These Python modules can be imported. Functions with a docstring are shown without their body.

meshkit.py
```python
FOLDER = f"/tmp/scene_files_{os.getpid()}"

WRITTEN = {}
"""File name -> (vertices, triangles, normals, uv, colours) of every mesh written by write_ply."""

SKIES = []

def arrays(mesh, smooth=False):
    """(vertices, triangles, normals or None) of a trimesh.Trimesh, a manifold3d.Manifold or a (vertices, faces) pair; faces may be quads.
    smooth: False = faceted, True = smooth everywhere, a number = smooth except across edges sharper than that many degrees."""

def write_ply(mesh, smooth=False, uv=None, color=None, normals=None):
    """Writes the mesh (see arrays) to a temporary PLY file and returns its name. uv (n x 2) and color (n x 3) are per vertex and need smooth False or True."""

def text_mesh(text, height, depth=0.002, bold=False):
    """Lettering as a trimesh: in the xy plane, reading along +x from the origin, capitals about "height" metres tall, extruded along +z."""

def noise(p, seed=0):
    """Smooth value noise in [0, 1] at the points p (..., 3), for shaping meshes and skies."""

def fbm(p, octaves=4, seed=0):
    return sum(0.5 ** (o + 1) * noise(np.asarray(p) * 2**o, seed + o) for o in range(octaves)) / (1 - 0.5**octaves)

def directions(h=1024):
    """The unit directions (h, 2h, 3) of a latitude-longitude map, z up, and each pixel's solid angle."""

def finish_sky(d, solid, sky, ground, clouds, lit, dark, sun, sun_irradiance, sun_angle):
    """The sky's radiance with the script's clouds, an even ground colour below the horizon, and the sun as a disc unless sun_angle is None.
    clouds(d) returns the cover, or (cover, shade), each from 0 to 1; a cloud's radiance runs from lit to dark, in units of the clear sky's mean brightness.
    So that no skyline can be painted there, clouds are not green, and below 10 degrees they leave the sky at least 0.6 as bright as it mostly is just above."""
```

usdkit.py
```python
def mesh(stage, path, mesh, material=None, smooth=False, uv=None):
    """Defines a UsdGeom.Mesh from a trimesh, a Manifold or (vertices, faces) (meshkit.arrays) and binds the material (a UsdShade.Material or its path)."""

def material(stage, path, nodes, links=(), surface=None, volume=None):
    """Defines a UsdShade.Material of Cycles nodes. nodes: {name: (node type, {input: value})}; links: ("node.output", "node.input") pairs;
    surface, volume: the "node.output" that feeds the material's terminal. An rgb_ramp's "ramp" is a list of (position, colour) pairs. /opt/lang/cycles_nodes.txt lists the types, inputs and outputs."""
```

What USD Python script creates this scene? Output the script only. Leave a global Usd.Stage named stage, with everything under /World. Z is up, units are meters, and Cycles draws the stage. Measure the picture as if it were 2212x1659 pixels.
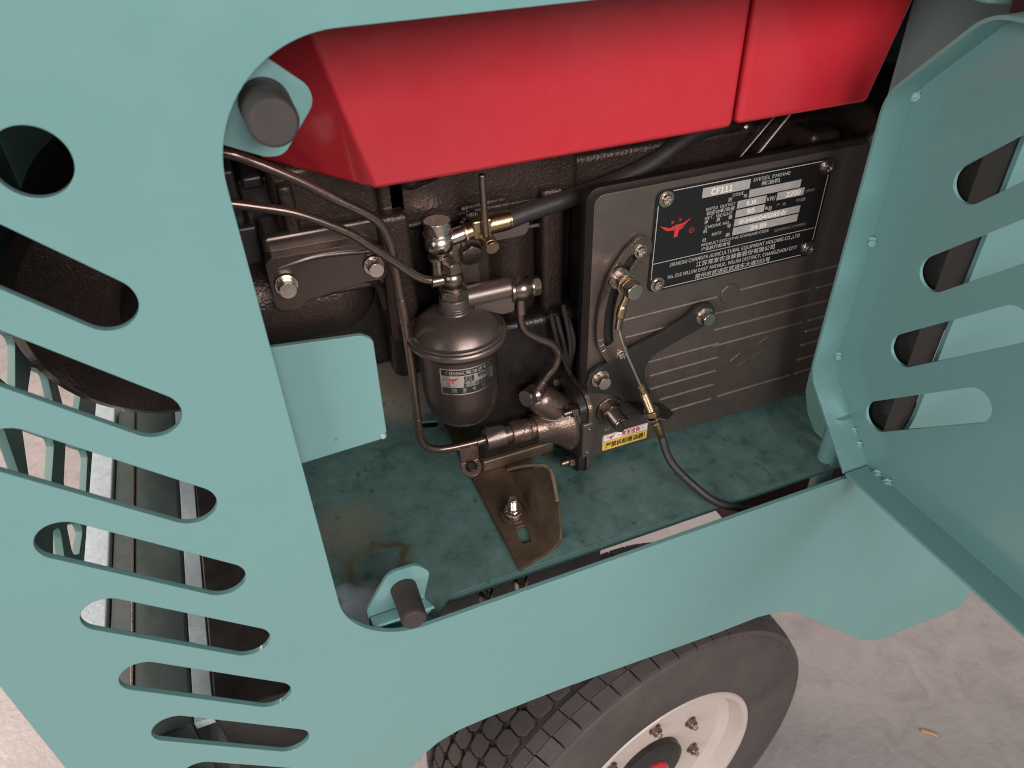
import math, glob, shapely, numpy as np, trimesh, manifold3d, usdkit
from functools import lru_cache
from pxr import Usd, UsdGeom, UsdLux, UsdShade, Gf, Sdf, Vt
from shapely.geometry import Polygon, Point, LineString, box as sbox
from shapely import affinity, union_all
from PIL import Image, ImageDraw, ImageFont

stage = Usd.Stage.CreateInMemory()
UsdGeom.SetStageUpAxis(stage, UsdGeom.Tokens.z); UsdGeom.SetStageMetersPerUnit(stage, 1.0)
UsdGeom.Xform.Define(stage, '/World')
rng = np.random.default_rng(7)

# ------------------------------------------------------------------ camera
EYE = np.array([0.0, -0.45, 0.64])
pitch, yaw, roll = np.radians([37.148, 20.905, -1.80])
fw = np.array([np.sin(yaw)*np.cos(pitch), np.cos(yaw)*np.cos(pitch), -np.sin(pitch)])
rt = np.cross(fw, [0, 0, 1]); rt /= np.linalg.norm(rt); up = np.cross(rt, fw)
rt, up = np.cos(roll)*rt + np.sin(roll)*up, -np.sin(roll)*rt + np.cos(roll)*up
cam = UsdGeom.Camera.Define(stage, '/World/camera')
cam.AddTransformOp().Set(Gf.Matrix4d(*rt, 0, *up, 0, *(-fw), 0, *EYE, 1))
cam.CreateHorizontalApertureAttr(36.0); cam.CreateVerticalApertureAttr(27.0)
cam.CreateFocalLengthAttr(36.0*1600/2212)
cam.CreateClippingRangeAttr(Gf.Vec2f(0.01, 200))
cam.CreateFStopAttr(11.0); cam.CreateFocusDistanceAttr(0.80)
cam.CreateExposureAttr(0.0)

# ------------------------------------------------------------------ lighting: a dim hall with broad light from two sides and an added left fill
def mat(name, nodes, links=(), surface='p.BSDF'):
    return usdkit.material(stage, '/World/Looks/' + name, nodes, links, surface=surface)

hall = mat('hall_air', {'b': ('background_shader', {'color': (1.0, 0.93, 0.90), 'strength': 0.19})}, surface='b.background')
dome = UsdLux.DomeLight.Define(stage, '/World/sky')
UsdShade.MaterialBindingAPI.Apply(dome.GetPrim()).Bind(hall)
def rect(name, pos, target, w, h, power, col):
    L = UsdLux.RectLight.Define(stage, '/World/' + name)
    z = np.asarray(pos, float) - np.asarray(target, float); z /= np.linalg.norm(z)
    x = np.cross([0, 0, 1.0], z); x = x/np.linalg.norm(x) if np.linalg.norm(x) > 1e-6 else np.array([1.0, 0, 0]); y = np.cross(z, x)
    L.AddTransformOp().Set(Gf.Matrix4d(*x, 0, *y, 0, *z, 0, *pos, 1))
    L.CreateWidthAttr(w); L.CreateHeightAttr(h); L.CreateIntensityAttr(power); L.CreateColorAttr(Gf.Vec3f(*col))
    return L
rect('hall_lamp', (0.9, -4.4, 2.3), (0.25, 0, 0.2), 3.4, 1.6, 14.0, (1.0, 0.955, 0.93))       # daylight from the open hall side behind the viewer
rect('hall_lamp_001', (-3.6, 2.6, 3.2), (-0.6, 0.9, -1.0), 2.6, 2.6, 21.0, (1.0, 0.84, 0.76))  # warm light beyond the machine
rect('hall_lamp_002', (-3.6, -2.4, 1.7), (0.3, 0, 0.3), 2.2, 1.6, 11.0, (1.0, 0.97, 0.95))      # unseen fill lamp added at left to lift the door face and inner panel

# ------------------------------------------------------------------ materials
def paint(name, col, rough=0.38, coat=0.0, metal=0.0, bump=0.25, bscale=700, bevel=0.0010, var=0.10, vscale=6.0, spec=0.5, bdist=0.0006):
    c = np.array(col)
    return mat(name, {
        'g': ('geometry', {}),
        'n': ('noise_texture', {'scale': vscale, 'detail': 5.0, 'roughness': 0.6}),
        'r': ('rgb_ramp', {'ramp': [(0.3, tuple(c*(1-var))), (0.7, tuple(np.minimum(c*(1+var), 1)))]}),
        'n2': ('noise_texture', {'scale': bscale, 'detail': 2.0}),
        'n3': ('noise_texture', {'scale': vscale*7, 'detail': 4.0}),
        'mr': ('map_range', {'from_min': 0.3, 'from_max': 0.7, 'to_min': rough*0.82, 'to_max': min(1, rough*1.2)}),
        'bv': ('bevel', {'radius': bevel, 'samples': 4}),
        'b': ('bump', {'strength': bump, 'distance': bdist}),
        'p': ('principled_bsdf', {'metallic': metal, 'coat_weight': coat, 'coat_roughness': 0.09, 'specular_ior_level': spec})},
        [('g.position', 'n.vector'), ('g.position', 'n2.vector'), ('g.position', 'n3.vector'), ('n.fac', 'r.fac'), ('n2.fac', 'b.height'), ('n3.fac', 'mr.value'), ('mr.result', 'p.roughness'),
         ('bv.bevel', 'b.normal'), ('r.color', 'p.base_color'), ('b.normal', 'p.normal'), ('b.normal', 'p.coat_normal')])
def plain(name, col, rough=0.4, metal=0.0, spec=0.5):
    return mat(name, {'p': ('principled_bsdf', {'base_color': col, 'roughness': rough, 'metallic': metal, 'specular_ior_level': spec})})

GREEN = paint('sea_green_paint', (0.142, 0.292, 0.287), 0.36, coat=0.45, bump=0.10, bscale=260, var=0.035, vscale=3.0)
GREEN_IN = paint('inner_green_paint', (0.125, 0.235, 0.215), 0.5, bump=0.08, bscale=350, var=0.10, vscale=9.0)
GREYGREEN = paint('grey_green_primer', (0.50, 0.56, 0.53), 0.5, bump=0.08, bscale=350, var=0.06)
DKGREEN = paint('dark_green_paint', (0.040, 0.060, 0.055), 0.4, bump=0.1, bscale=400, var=0.1)
RED = paint('red_gloss_paint', (0.50, 0.022, 0.034), 0.28, coat=0.5, bump=0.05, bscale=160, var=0.03)
BRONZE = paint('dark_bronze_paint', (0.168, 0.130, 0.115), 0.34, metal=0.72, bump=0.14, bscale=1100, var=0.08, bevel=0.0012)
CAST = paint('rough_cast_iron', (0.062, 0.041, 0.035), 0.35, metal=0.65, bump=0.75, bscale=330, var=0.16, vscale=18, bevel=0.003, bdist=0.0012)
BLACKCAST = paint('black_cast_iron', (0.018, 0.013, 0.012), 0.34, metal=0.3, bump=0.5, bscale=260, var=0.25, vscale=20, bevel=0.003, bdist=0.001)
BLACK = paint('black_paint', (0.020, 0.017, 0.016), 0.36, bump=0.12, bscale=500, var=0.15)
STEEL = paint('zinc_steel', (0.56, 0.475, 0.415), 0.26, metal=1.0, bump=0.03, bscale=900, var=0.10, vscale=60, bevel=0.0006)
DKSTEEL = paint('dull_steel', (0.25, 0.19, 0.16), 0.28, metal=0.95, bump=0.04, bscale=800, var=0.12, vscale=60, bevel=0.0008)
PIPE = paint('painted_pipe', (0.165, 0.120, 0.100), 0.26, metal=0.85, bump=0.03, bscale=700, var=0.12, vscale=50)
COPPERY = paint('coppery_cast_paint', (0.200, 0.140, 0.115), 0.30, metal=0.8, bump=0.5, bscale=420, var=0.14, vscale=30, bevel=0.002, bdist=0.0009)
BOWL = paint('dark_bowl_paint', (0.100, 0.075, 0.065), 0.30, metal=0.8, bump=0.10, bscale=1100, var=0.08, bevel=0.0012)
RIDGE_LIGHT = paint('highlit_bronze_ridge', (0.34, 0.26, 0.22), 0.34, metal=0.7, bump=0.1, bscale=900, var=0.15, vscale=60)  # lighter bronze: the highlight on the raised lines is put into the colour
BRASS = paint('yellow_brass', (0.37, 0.27, 0.165), 0.32, metal=1.0, bump=0.10, bscale=900, var=0.12, vscale=80, bevel=0.0006)
RUBBER = paint('black_rubber', (0.040, 0.031, 0.029), 0.62, bump=0.3, bscale=900, var=0.15, vscale=30, bevel=0.002)
HOSE = paint('hose_rubber', (0.026, 0.021, 0.019), 0.5, bump=0.2, bscale=900, var=0.15, vscale=30)
TYRE = paint('tyre_rubber', (0.066, 0.054, 0.050), 0.62, bump=0.3, bscale=600, var=0.22, vscale=14, bevel=0.0015)
RIM = paint('white_rim_paint', (0.50, 0.415, 0.375), 0.35, bump=0.05, bscale=300, var=0.05, vscale=12)
RAIL = paint('oily_brown_steel', (0.110, 0.073, 0.047), 0.36, metal=0.35, bump=0.3, bscale=300, var=0.38, vscale=34, bevel=0.0012)
RAIL_EDGE = paint('highlit_brown_edge', (0.34, 0.24, 0.16), 0.32, metal=0.5, bump=0.1, bscale=500, var=0.2, vscale=60)  # lighter brown paints an edge highlight along the wing rim
GALV = paint('pale_grey_paint', (0.40, 0.47, 0.50), 0.30, metal=0.0, bump=0.8, bscale=190, var=0.10, vscale=60)
WELD = paint('pale_weld', (0.25, 0.40, 0.37), 0.5, bump=0.8, bscale=420, var=0.2, vscale=200)
PLATE = plain('plate_black', (0.010, 0.009, 0.009), 0.32)
PWHITE = plain('print_white', (0.42, 0.39, 0.37), 0.5)
PDIM = plain('print_dim', (0.17, 0.155, 0.145), 0.5)
SILVER = paint('brushed_aluminium', (0.50, 0.455, 0.43), 0.40, metal=0.35, bump=0.12, bscale=700, var=0.1, vscale=90, bevel=0.0002)
PRED = plain('print_red', (0.50, 0.035, 0.03), 0.5)
PBLACK = plain('print_black', (0.015, 0.013, 0.013), 0.5)
PYEL = plain('print_yellow', (0.75, 0.50, 0.06), 0.45)
STICK = plain('sticker_white', (0.80, 0.76, 0.72), 0.45)
FOIL = plain('label_foil', (0.62, 0.60, 0.58), 0.22, metal=1.0)
DKRED = paint('dark_red_paint', (0.11, 0.022, 0.025), 0.45)
LEAF = plain('dry_orange_scrap', (0.42, 0.25, 0.12), 0.6)
WIRE = paint('steel_wire', (0.42, 0.36, 0.32), 0.35, metal=0.9, bump=0.5, bscale=1500)

CONC = mat('pink_grey_concrete', {
    'g': ('geometry', {}),
    'a': ('noise_texture', {'scale': 1.6, 'detail': 7.0, 'roughness': 0.62}),
    'ra': ('rgb_ramp', {'ramp': [(0.25, (0.262, 0.240, 0.234)), (0.5, (0.312, 0.285, 0.277)), (0.75, (0.368, 0.336, 0.326))]}),
    'c': ('noise_texture', {'scale': 11.0, 'detail': 6.0, 'roughness': 0.7, 'distortion': 0.8}),
    'rc': ('rgb_ramp', {'ramp': [(0.30, (0.84, 0.84, 0.84)), (0.5, (1, 1, 1)), (0.72, (1.06, 1.06, 1.06))]}),
    'm': ('mix_color', {'blend_type': 'multiply', 'fac': 1.0, 'use_clamp': False}),
    'd': ('noise_texture', {'scale': 60.0, 'detail': 5.0, 'roughness': 0.6}),
    'rr': ('map_range', {'from_min': 0.35, 'from_max': 0.65, 'to_min': 0.28, 'to_max': 0.62}),
    'b': ('bump', {'strength': 0.5, 'distance': 0.004}),
    'p': ('principled_bsdf', {'specular_ior_level': 0.45})},
    [('g.position', 'a.vector'), ('g.position', 'c.vector'), ('g.position', 'd.vector'), ('a.fac', 'ra.fac'), ('c.fac', 'rc.fac'),
     ('ra.color', 'm.a'), ('rc.color', 'm.b'), ('m.result', 'p.base_color'), ('c.fac', 'rr.value'), ('rr.result', 'p.roughness'), ('d.fac', 'b.height'), ('b.normal', 'p.normal')])

def blotch(cx, cy, rad, i):
    # a stain or painted sheen with its own outline at (cx, cy) on the tray floor: distance plus noise
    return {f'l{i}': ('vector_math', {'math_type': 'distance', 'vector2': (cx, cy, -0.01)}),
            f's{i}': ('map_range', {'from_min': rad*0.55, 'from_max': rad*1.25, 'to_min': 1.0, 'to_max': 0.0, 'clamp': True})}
stains_and_sheen = [(0.045, 0.105, 0.035), (0.015, 0.035, 0.050), (0.150, 0.43, 0.09), (0.020, 0.165, 0.05)]
nd, lk = {}, []
for i, s in enumerate(stains_and_sheen):
    nd.update(blotch(*s, i)); lk += [('dv.vector', f'l{i}.vector1'), (f'l{i}.value', f's{i}.value')]
nd.update({
    'g': ('geometry', {}),
    'dn': ('noise_texture', {'scale': 28.0, 'detail': 4.0}),
    'ds': ('vector_math', {'math_type': 'multiply_add', 'vector2': (0.05, 0.05, 0.0), 'vector3': (-0.025, -0.025, 0.0)}),
    'dv': ('vector_math', {'math_type': 'add'}),
    'n': ('noise_texture', {'scale': 40.0, 'detail': 7.0, 'roughness': 0.66}),
    'base': ('rgb_ramp', {'ramp': [(0.30, (0.055, 0.105, 0.096)), (0.44, (0.088, 0.158, 0.146)), (0.58, (0.102, 0.180, 0.168)), (0.72, (0.135, 0.222, 0.210))]}),
    'v': ('noise_texture', {'scale': 75.0, 'detail': 3.0}),
    'vs': ('rgb_ramp', {'ramp': [(0.27, (0.50, 0.47, 0.42)), (0.36, (1, 1, 1))]}),
    'mv': ('mix_color', {'blend_type': 'multiply', 'fac': 0.9}),
    'm0': ('mix_color', {'b': (0.085, 0.070, 0.032)}),
    'm1': ('mix_color', {'b': (0.42, 0.52, 0.58)}),  # pale blue: reflected sheen in the floor corner, painted into the colour
    'm2': ('mix_color', {'b': (0.42, 0.36, 0.28)}),
    'm3': ('mix_color', {'b': (0.145, 0.170, 0.135)}),
    'rr': ('map_range', {'from_min': 0.35, 'from_max': 0.65, 'to_min': 0.18, 'to_max': 0.42}),
    'b': ('bump', {'strength': 0.2, 'distance': 0.001}),
    'p': ('principled_bsdf', {})})
lk += [('g.position', 'dn.vector'), ('dn.color', 'ds.vector1'), ('g.position', 'dv.vector1'), ('ds.vector', 'dv.vector2'),
       ('g.position', 'n.vector'), ('n.fac', 'base.fac'), ('g.position', 'v.vector'), ('v.fac', 'vs.fac'), ('base.color', 'm0.a'),
       ('m0.result', 'm1.a'), ('m1.result', 'm2.a'), ('m2.result', 'm3.a'), ('m3.result', 'mv.a'), ('vs.color', 'mv.b'), ('mv.result', 'p.base_color'),
       ('n.fac', 'rr.value'), ('rr.result', 'p.roughness'), ('n.fac', 'b.height'), ('b.normal', 'p.normal')]
nd['s0'] = ('map_range', {'from_min': 0.0, 'from_max': 0.06, 'to_min': 0.0, 'to_max': 1.0, 'clamp': True})
nd['ring'] = ('rgb_ramp', {'ramp': [(0.0, (0, 0, 0)), (0.36, (0, 0, 0)), (0.47, (1, 1, 1)), (0.60, (0.35, 0.35, 0.35)), (0.8, (0, 0, 0))]})
lk += [('s0.result', 'ring.fac'), ('ring.color', 'm0.fac')]
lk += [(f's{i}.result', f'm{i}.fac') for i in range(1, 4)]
FLOOR = mat('oil_stained_floor_paint', nd, lk)

# ------------------------------------------------------------------ object helpers
used = {}
def path(name, parent='/World'):
    parent = str(parent.GetPath()) if hasattr(parent, 'GetPath') else parent
    k = used.get((parent, name), 0); used[(parent, name)] = k + 1
    return f'{parent}/{name}' + (f'_{k:03d}' if k else '')
def obj(name, mesh, m, parent='/World', smooth=26, label=None):
    pr = usdkit.mesh(stage, path(name, parent), mesh, m, smooth=smooth).GetPrim()
    if label: pr.SetCustomDataByKey('label', label)
    return pr
def tag(pr, label, cat=None, group=None, kind=None):
    if label: pr.SetCustomDataByKey('label', label)
    if cat: pr.SetCustomDataByKey('category', cat)
    if group: pr.SetCustomDataByKey('group', group)
    if kind: pr.SetCustomDataByKey('kind', kind)
    return pr
def thing(name, label, cat):
    return tag(UsdGeom.Xform.Define(stage, path(name)).GetPrim(), label, cat)
cat_ = trimesh.util.concatenate

# ------------------------------------------------------------------ shape helpers
def tm(man):
    m = man.to_mesh(); return trimesh.Trimesh(np.array(m.vert_properties[:, :3]), np.array(m.tri_verts), process=False)
def man(t): return manifold3d.Manifold(manifold3d.Mesh(np.asarray(t.vertices, np.float32), np.asarray(t.faces, np.uint32)))
def bx(x0, x1, y0, y1, z0, z1):
    b = trimesh.creation.box((x1-x0, y1-y0, z1-z0)); b.apply_translation(((x0+x1)/2, (y0+y1)/2, (z0+z1)/2)); return b
def rbox(x0, x1, y0, y1, z0, z1, r=0.006, sub=2):
    s = trimesh.creation.icosphere(sub, r).vertices
    return trimesh.convex.convex_hull(np.vstack([s + [a, b, c] for a in (x0+r, x1-r) for b in (y0+r, y1-r) for c in (z0+r, z1-r)]))
def hullr(pts, r, sub=2):
    s = trimesh.creation.icosphere(sub, r).vertices
    return trimesh.convex.convex_hull(np.vstack([s + np.asarray(p) for p in pts]))
def ex(poly, t):
    gs = [g for g in getattr(poly, 'geoms', [poly]) if g.area > 1e-12]
    return cat_([trimesh.creation.extrude_polygon(g, t, engine='earcut') for g in gs])
def plate_y(poly, y0, y1):       # polygon in (x, z), solid from y0 to y1
    m = ex(poly, y1-y0); v = m.vertices.copy()
    m.vertices = np.column_stack([v[:, 0], y0 + v[:, 2], v[:, 1]]); m.invert(); return m
def plate_x(poly, x0, x1):       # polygon in (y, z)
    m = ex(poly, x1-x0); v = m.vertices.copy()
    m.vertices = np.column_stack([x0 + v[:, 2], v[:, 0], v[:, 1]]); return m
def plate_z(poly, z0, z1):
    m = ex(poly, z1-z0); m.apply_translation((0, 0, z0)); return m
def rrect(x0, x1, z0, z1, r, n=12): return sbox(x0+r, z0+r, x1-r, z1-r).buffer(r, quad_segs=n)
def capsule(a, b, r, n=14): return LineString([a, b]).buffer(r, quad_segs=n)
def rounded(pts, r, n=8): return Polygon(pts).buffer(-r, join_style=2).buffer(r, quad_segs=n)
def toward(d):
    d = np.asarray(d, float); d /= np.linalg.norm(d); return trimesh.geometry.align_vectors([0, 0, 1], d)
def lathe(prof, pos=(0, 0, 0), d=(0, 0, 1), n=48):
    m = trimesh.creation.revolve(np.asarray(prof, float), sections=n); m.apply_transform(toward(d)); m.apply_translation(pos); return m
def cyl(a, b, r, n=32, c=0.0):
    a, b = np.asarray(a, float), np.asarray(b, float); L = np.linalg.norm(b-a); c = c or min(r, L)*0.06
    return lathe([(0, 0), (r-c, 0), (r, c), (r, L-c), (r-c, L), (0, L)], a, b-a, n)
def hexa(a, b, r, c=0.12, rot=0.0, both=True):
    a, b = np.asarray(a, float), np.asarray(b, float); L = np.linalg.norm(b-a); h = min(c*r, L*0.3)
    an = np.arange(6)*np.pi/3 + rot; ac = np.arange(24)*np.pi/12
    P = [np.column_stack([r*np.cos(an), r*np.sin(an), np.full(6, z)]) for z in ((h if both else 0), L-h)]
    P += [np.column_stack([r*.88*np.cos(ac), r*.88*np.sin(ac), np.full(24, z)]) for z in ((0, L) if both else (L,))]
    m = trimesh.convex.convex_hull(np.vstack(P)); m.apply_transform(toward(b-a)); m.apply_translation(a); return m
def spline(pts, n=10):
    P = np.asarray(pts, float); P = np.vstack([2*P[0]-P[1], P, 2*P[-1]-P[-2]]); out = []
    for i in range(1, len(P)-2):
        p0, p1, p2, p3 = P[i-1:i+3]
        for t in np.linspace(0, 1, n, endpoint=False):
            out.append(.5*((2*p1)+(-p0+p2)*t+(2*p0-5*p1+4*p2-p3)*t*t+(-p0+3*p1-3*p2+p3)*t**3))
    return np.array(out + [P[-2]])
def tube(pts, r, n=16, smooth=True, k=10):
    P = spline(pts, k) if smooth else np.asarray(pts, float)
    T = np.gradient(P, axis=0); T /= np.linalg.norm(T, axis=1, keepdims=True)
    u = np.cross(T[0], [0.3, 0.2, 1.0]); u /= np.linalg.norm(u); a = np.arange(n)*2*np.pi/n; V = []
    for p, t in zip(P, T):
        u = u - t*(u@t); u /= np.linalg.norm(u); w = np.cross(t, u)
        V.append(p + r*(np.outer(np.cos(a), u) + np.outer(np.sin(a), w)))
    V = np.vstack(V); F = []; m = len(P); j = np.arange(n); j2 = (j+1) % n
    for i in range(m-1):
        F += [np.column_stack([i*n+j, i*n+j2, (i+1)*n+j2]), np.column_stack([i*n+j, (i+1)*n+j2, (i+1)*n+j])]
    V = np.vstack([V, P[:1], P[-1:]])
    F += [np.column_stack([j2, j, np.full(n, m*n)]), np.column_stack([(m-1)*n+j, (m-1)*n+j2, np.full(n, m*n+1)])]
    t = trimesh.Trimesh(V, np.vstack(F), process=False); t.fix_normals(); return t
def ball(p, r, s=(1, 1, 1), sub=3):
    m = trimesh.creation.icosphere(sub, r); m.apply_scale(s); m.apply_translation(p); return m

# ------------------------------------------------------------------ lettering (Latin and Chinese)
CJK = glob.glob('/opt/blender-*/*/datafiles/fonts/Noto Sans CJK Regular.woff2')[0]
@lru_cache(None)
def font(): return ImageFont.truetype(CJK, 56)
@lru_cache(None)
def glyphs(text, bold=0):
    f = font(); x0, y0, x1, y1 = f.getbbox(text, anchor='ls', stroke_width=bold)
    im = Image.new('L', (x1-x0+8, y1-y0+8)); ImageDraw.Draw(im).text((4-x0, 4-y0), text, 255, f, anchor='ls', stroke_width=bold)
    on = np.pad(np.asarray(im) > 120, ((0, 0), (1, 1))).astype(np.int8)
    rows, st = np.nonzero(np.diff(on, axis=1) == 1); en = np.nonzero(np.diff(on, axis=1) == -1)[1]
    s = union_all(shapely.box(st, -rows-1, en, -rows)).buffer(0.6).buffer(-0.6).simplify(0.8)
    return affinity.translate(s, -4, 4-y0)
def fit(text, x0, x1, z, h, bold=0):     # text fitted between x0 and x1, capitals h tall, baseline z
    g = glyphs(text, bold); b = g.bounds; w = b[2]-b[0]
    return affinity.affine_transform(g, [(x1-x0)/w, 0, 0, h/41.0, x0 - b[0]*(x1-x0)/w, z])
def emblem(cx, cz, w):                   # a spread-wing mark over a short stem
    s = w/36.0
    P = [[(-19, 7), (-7, 2.5), (-1.5, 4.5), (-1.5, -.5), (-8, -.5), (-13, 1.5)], [(-1, 5), (4, 5), (9, 5.5), (18, 9.5), (12, 4), (5, 1.2), (3.6, -9), (-1, -9)], [(4.5, .2), (12, 3), (8, -.6), (4.5, -1.6)]]
    return affinity.translate(affinity.scale(union_all([Polygon(p) for p in P]), s, s, origin=(0, 0)), cx, cz)

# ================================================================== GROUND
gr = 14.0
obj_ground = obj('ground', bx(-gr, gr, -gr, gr, -1.30, -1.136), CONC)
tag(obj_ground, 'pale pinkish grey concrete floor under the machine', None, None, 'structure')

# ================================================================== MACHINE HOUSING
M = thing('work_machine', 'sea-green sheet-metal machine body with slotted side panel, open door and wheel', 'machine')
opening = rrect(-0.003, 0.679, 0.002, 0.552, 0.078, 20)
arch = [(-0.264, -0.60), (-0.264, 0.86), (1.75, 0.86), (1.75, -0.30), (0.990, -0.33), (0.990, -0.462), (0.800, -0.447), (0.762, -0.425), (0.640, -0.306), (0.585, -0.252),
        (0.560, -0.239), (0.519, -0.230), (0.455, -0.229), (0.339, -0.221), (0.221, -0.213), (0.132, -0.212), (0.092, -0.214), (0.066, -0.222), (0.045, -0.237), (0.026, -0.258), (-0.05, -0.40), (-0.10, -0.60)]
face = Polygon(arch).buffer(0.012, quad_segs=6).buffer(-0.024, quad_segs=6).buffer(0.012, quad_segs=6)
holes = [Point(-0.095, 0.5035).buffer(0.0195, quad_segs=20)]
for k in range(9):
    m = 0.3265 - 0.0862*k
    holes.append(capsule((-0.173, m+0.173), (-0.0885 + 0.0008*k, m+0.0885-0.0008*k), 0.0182))
face = face.difference(union_all([opening] + holes))
side = obj('side_panel', plate_y(face, 0.0, 0.005), GREEN, M, smooth=20, label='large sea-green side panel with slanted slots and a big rounded opening')
# lip folded in along the lower edge of the opening and the black trim along its right edge
obj('edge_trim', plate_y(rrect(0.641, 0.6795, 0.045, 0.545, 0.006), 0.0062, 0.030), BLACK, M)
# tray floor inside with a downturned front lip
fl = Polygon([(-0.02, 0.006), (0.078, 0.006), (0.108, 0.036), (0.80, 0.036), (0.80, 0.60), (-0.02, 0.60)])
fl = fl.difference(union_all([capsule((0.155, 0.318), (0.175, 0.312), 0.007)]))
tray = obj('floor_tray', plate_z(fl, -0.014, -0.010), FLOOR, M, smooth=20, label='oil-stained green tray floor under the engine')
obj('front_lip', bx(0.104, 0.80, 0.0345, 0.0385, -0.0215, -0.0142), GREEN_IN, tray)
obj('left_lip', plate_y(Polygon([(-0.02, -0.013), (0.079, -0.013), (0.104, -0.020), (0.088, -0.036), (-0.02, -0.05)]), 0.0058, 0.0085), GREEN_IN, tray)
# door stop plate behind the left edge of the opening
obj('stop_plate', plate_y(rounded([(-0.05, 0.226), (0.064, 0.231), (0.069, 0.236), (0.0705, 0.329), (0.063, 0.335), (-0.05, 0.347)], 0.006).union(sbox(-.05, .2262, -.03, .346)), 0.028, 0.032), GREEN, M)
obj('weld_spot', ball((0.0655, 0.0275, 0.2345), 0.003, sub=2), WELD, M); obj('paint_drip', ball((0.028, 0.0278, 0.243), 0.0012, sub=2), GREEN, M)
# rubber buffers on their tabs
def buffer_tab(pts, pos, r, y):
    t = obj('buffer_tab', plate_y(rounded(pts, 0.011, 10), y, y+0.004), GREEN, M, smooth=20)
    prof = [(0, 0), (r*1.02, 0), (r*1.02, .004), (r, .012), (r*.97, .036), (r*.93, .0385), (r*.86, .040), (0, .040)]
    obj('rubber_buffer', lathe(prof, (pos[0], y, pos[1]), (0, -1, 0), 40), RUBBER, t)
buffer_tab([(-0.03, 0.565), (0.030, 0.542), (0.056, 0.519), (0.058, 0.509), (0.034, 0.480), (0.023, 0.481), (-0.03, 0.507)], (0.0295, 0.512), 0.0148, 0.020)
buffer_tab([(0.020, -0.012), (0.020, 0.030), (0.045, 0.068), (0.052, 0.072), (0.076, 0.071), (0.087, 0.056), (0.078, 0.022), (0.086, -0.012)], (0.0590, 0.0445), 0.0128, 0.020)
obj('tab_fold', plate_z(Polygon([(0.022, 0.0065), (0.084, 0.0065), (0.078, 0.019), (0.022, 0.019)]), 0.016, 0.0195), GREEN, M)
# inside walls, added overhead cover and the slotted end wall
obj('back_wall', bx(-0.26, 1.02, 0.640, 0.645, -0.02, 0.70), GREEN_IN, M)
obj('added_roof', bx(-0.26, 1.74, 0.0062, 0.64, 0.70, 0.704), GREEN_IN, M)  # unseen cover added over the engine bay to block light
obj('inner_panel', plate_y(rounded([(0.716, 0.25), (0.98, 0.25), (0.98, 0.695), (0.716, 0.695)], 0.01), 0.195, 0.199), GREYGREEN, M, smooth=20, label='grey-green inner panel beside the red hood')
obj('bulkhead', bx(0.976, 0.980, 0.20, 0.63, -0.008, 0.695), GREEN_IN, M)
endw = sbox(0.0062, 0.0, 0.638, 0.69)
win = [[(0.366, 0.176), (0.404, 0.143), (0.377, 0.117), (0.303, 0.172)], [(0.340, 0.245), (0.362, 0.216), (0.291, 0.195), (0.262, 0.24)],
       [(0.425, 0.122), (0.505, 0.050), (0.440, 0.052), (0.400, 0.090)], [(0.262, 0.172), (0.327, 0.103), (0.252, 0.096), (0.212, 0.140)],
       [(0.352, 0.076), (0.412, 0.014), (0.334, 0.010), (0.276, 0.068)], [(0.224, 0.205), (0.200, 0.158), (0.160, 0.165), (0.140, 0.215)],
       [(0.200, 0.080), (0.222, 0.066), (0.190, 0.047), (0.12, 0.06)], [(0.238, 0.052), (0.285, 0.008), (0.228, 0.014), (0.212, 0.030)]]
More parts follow.
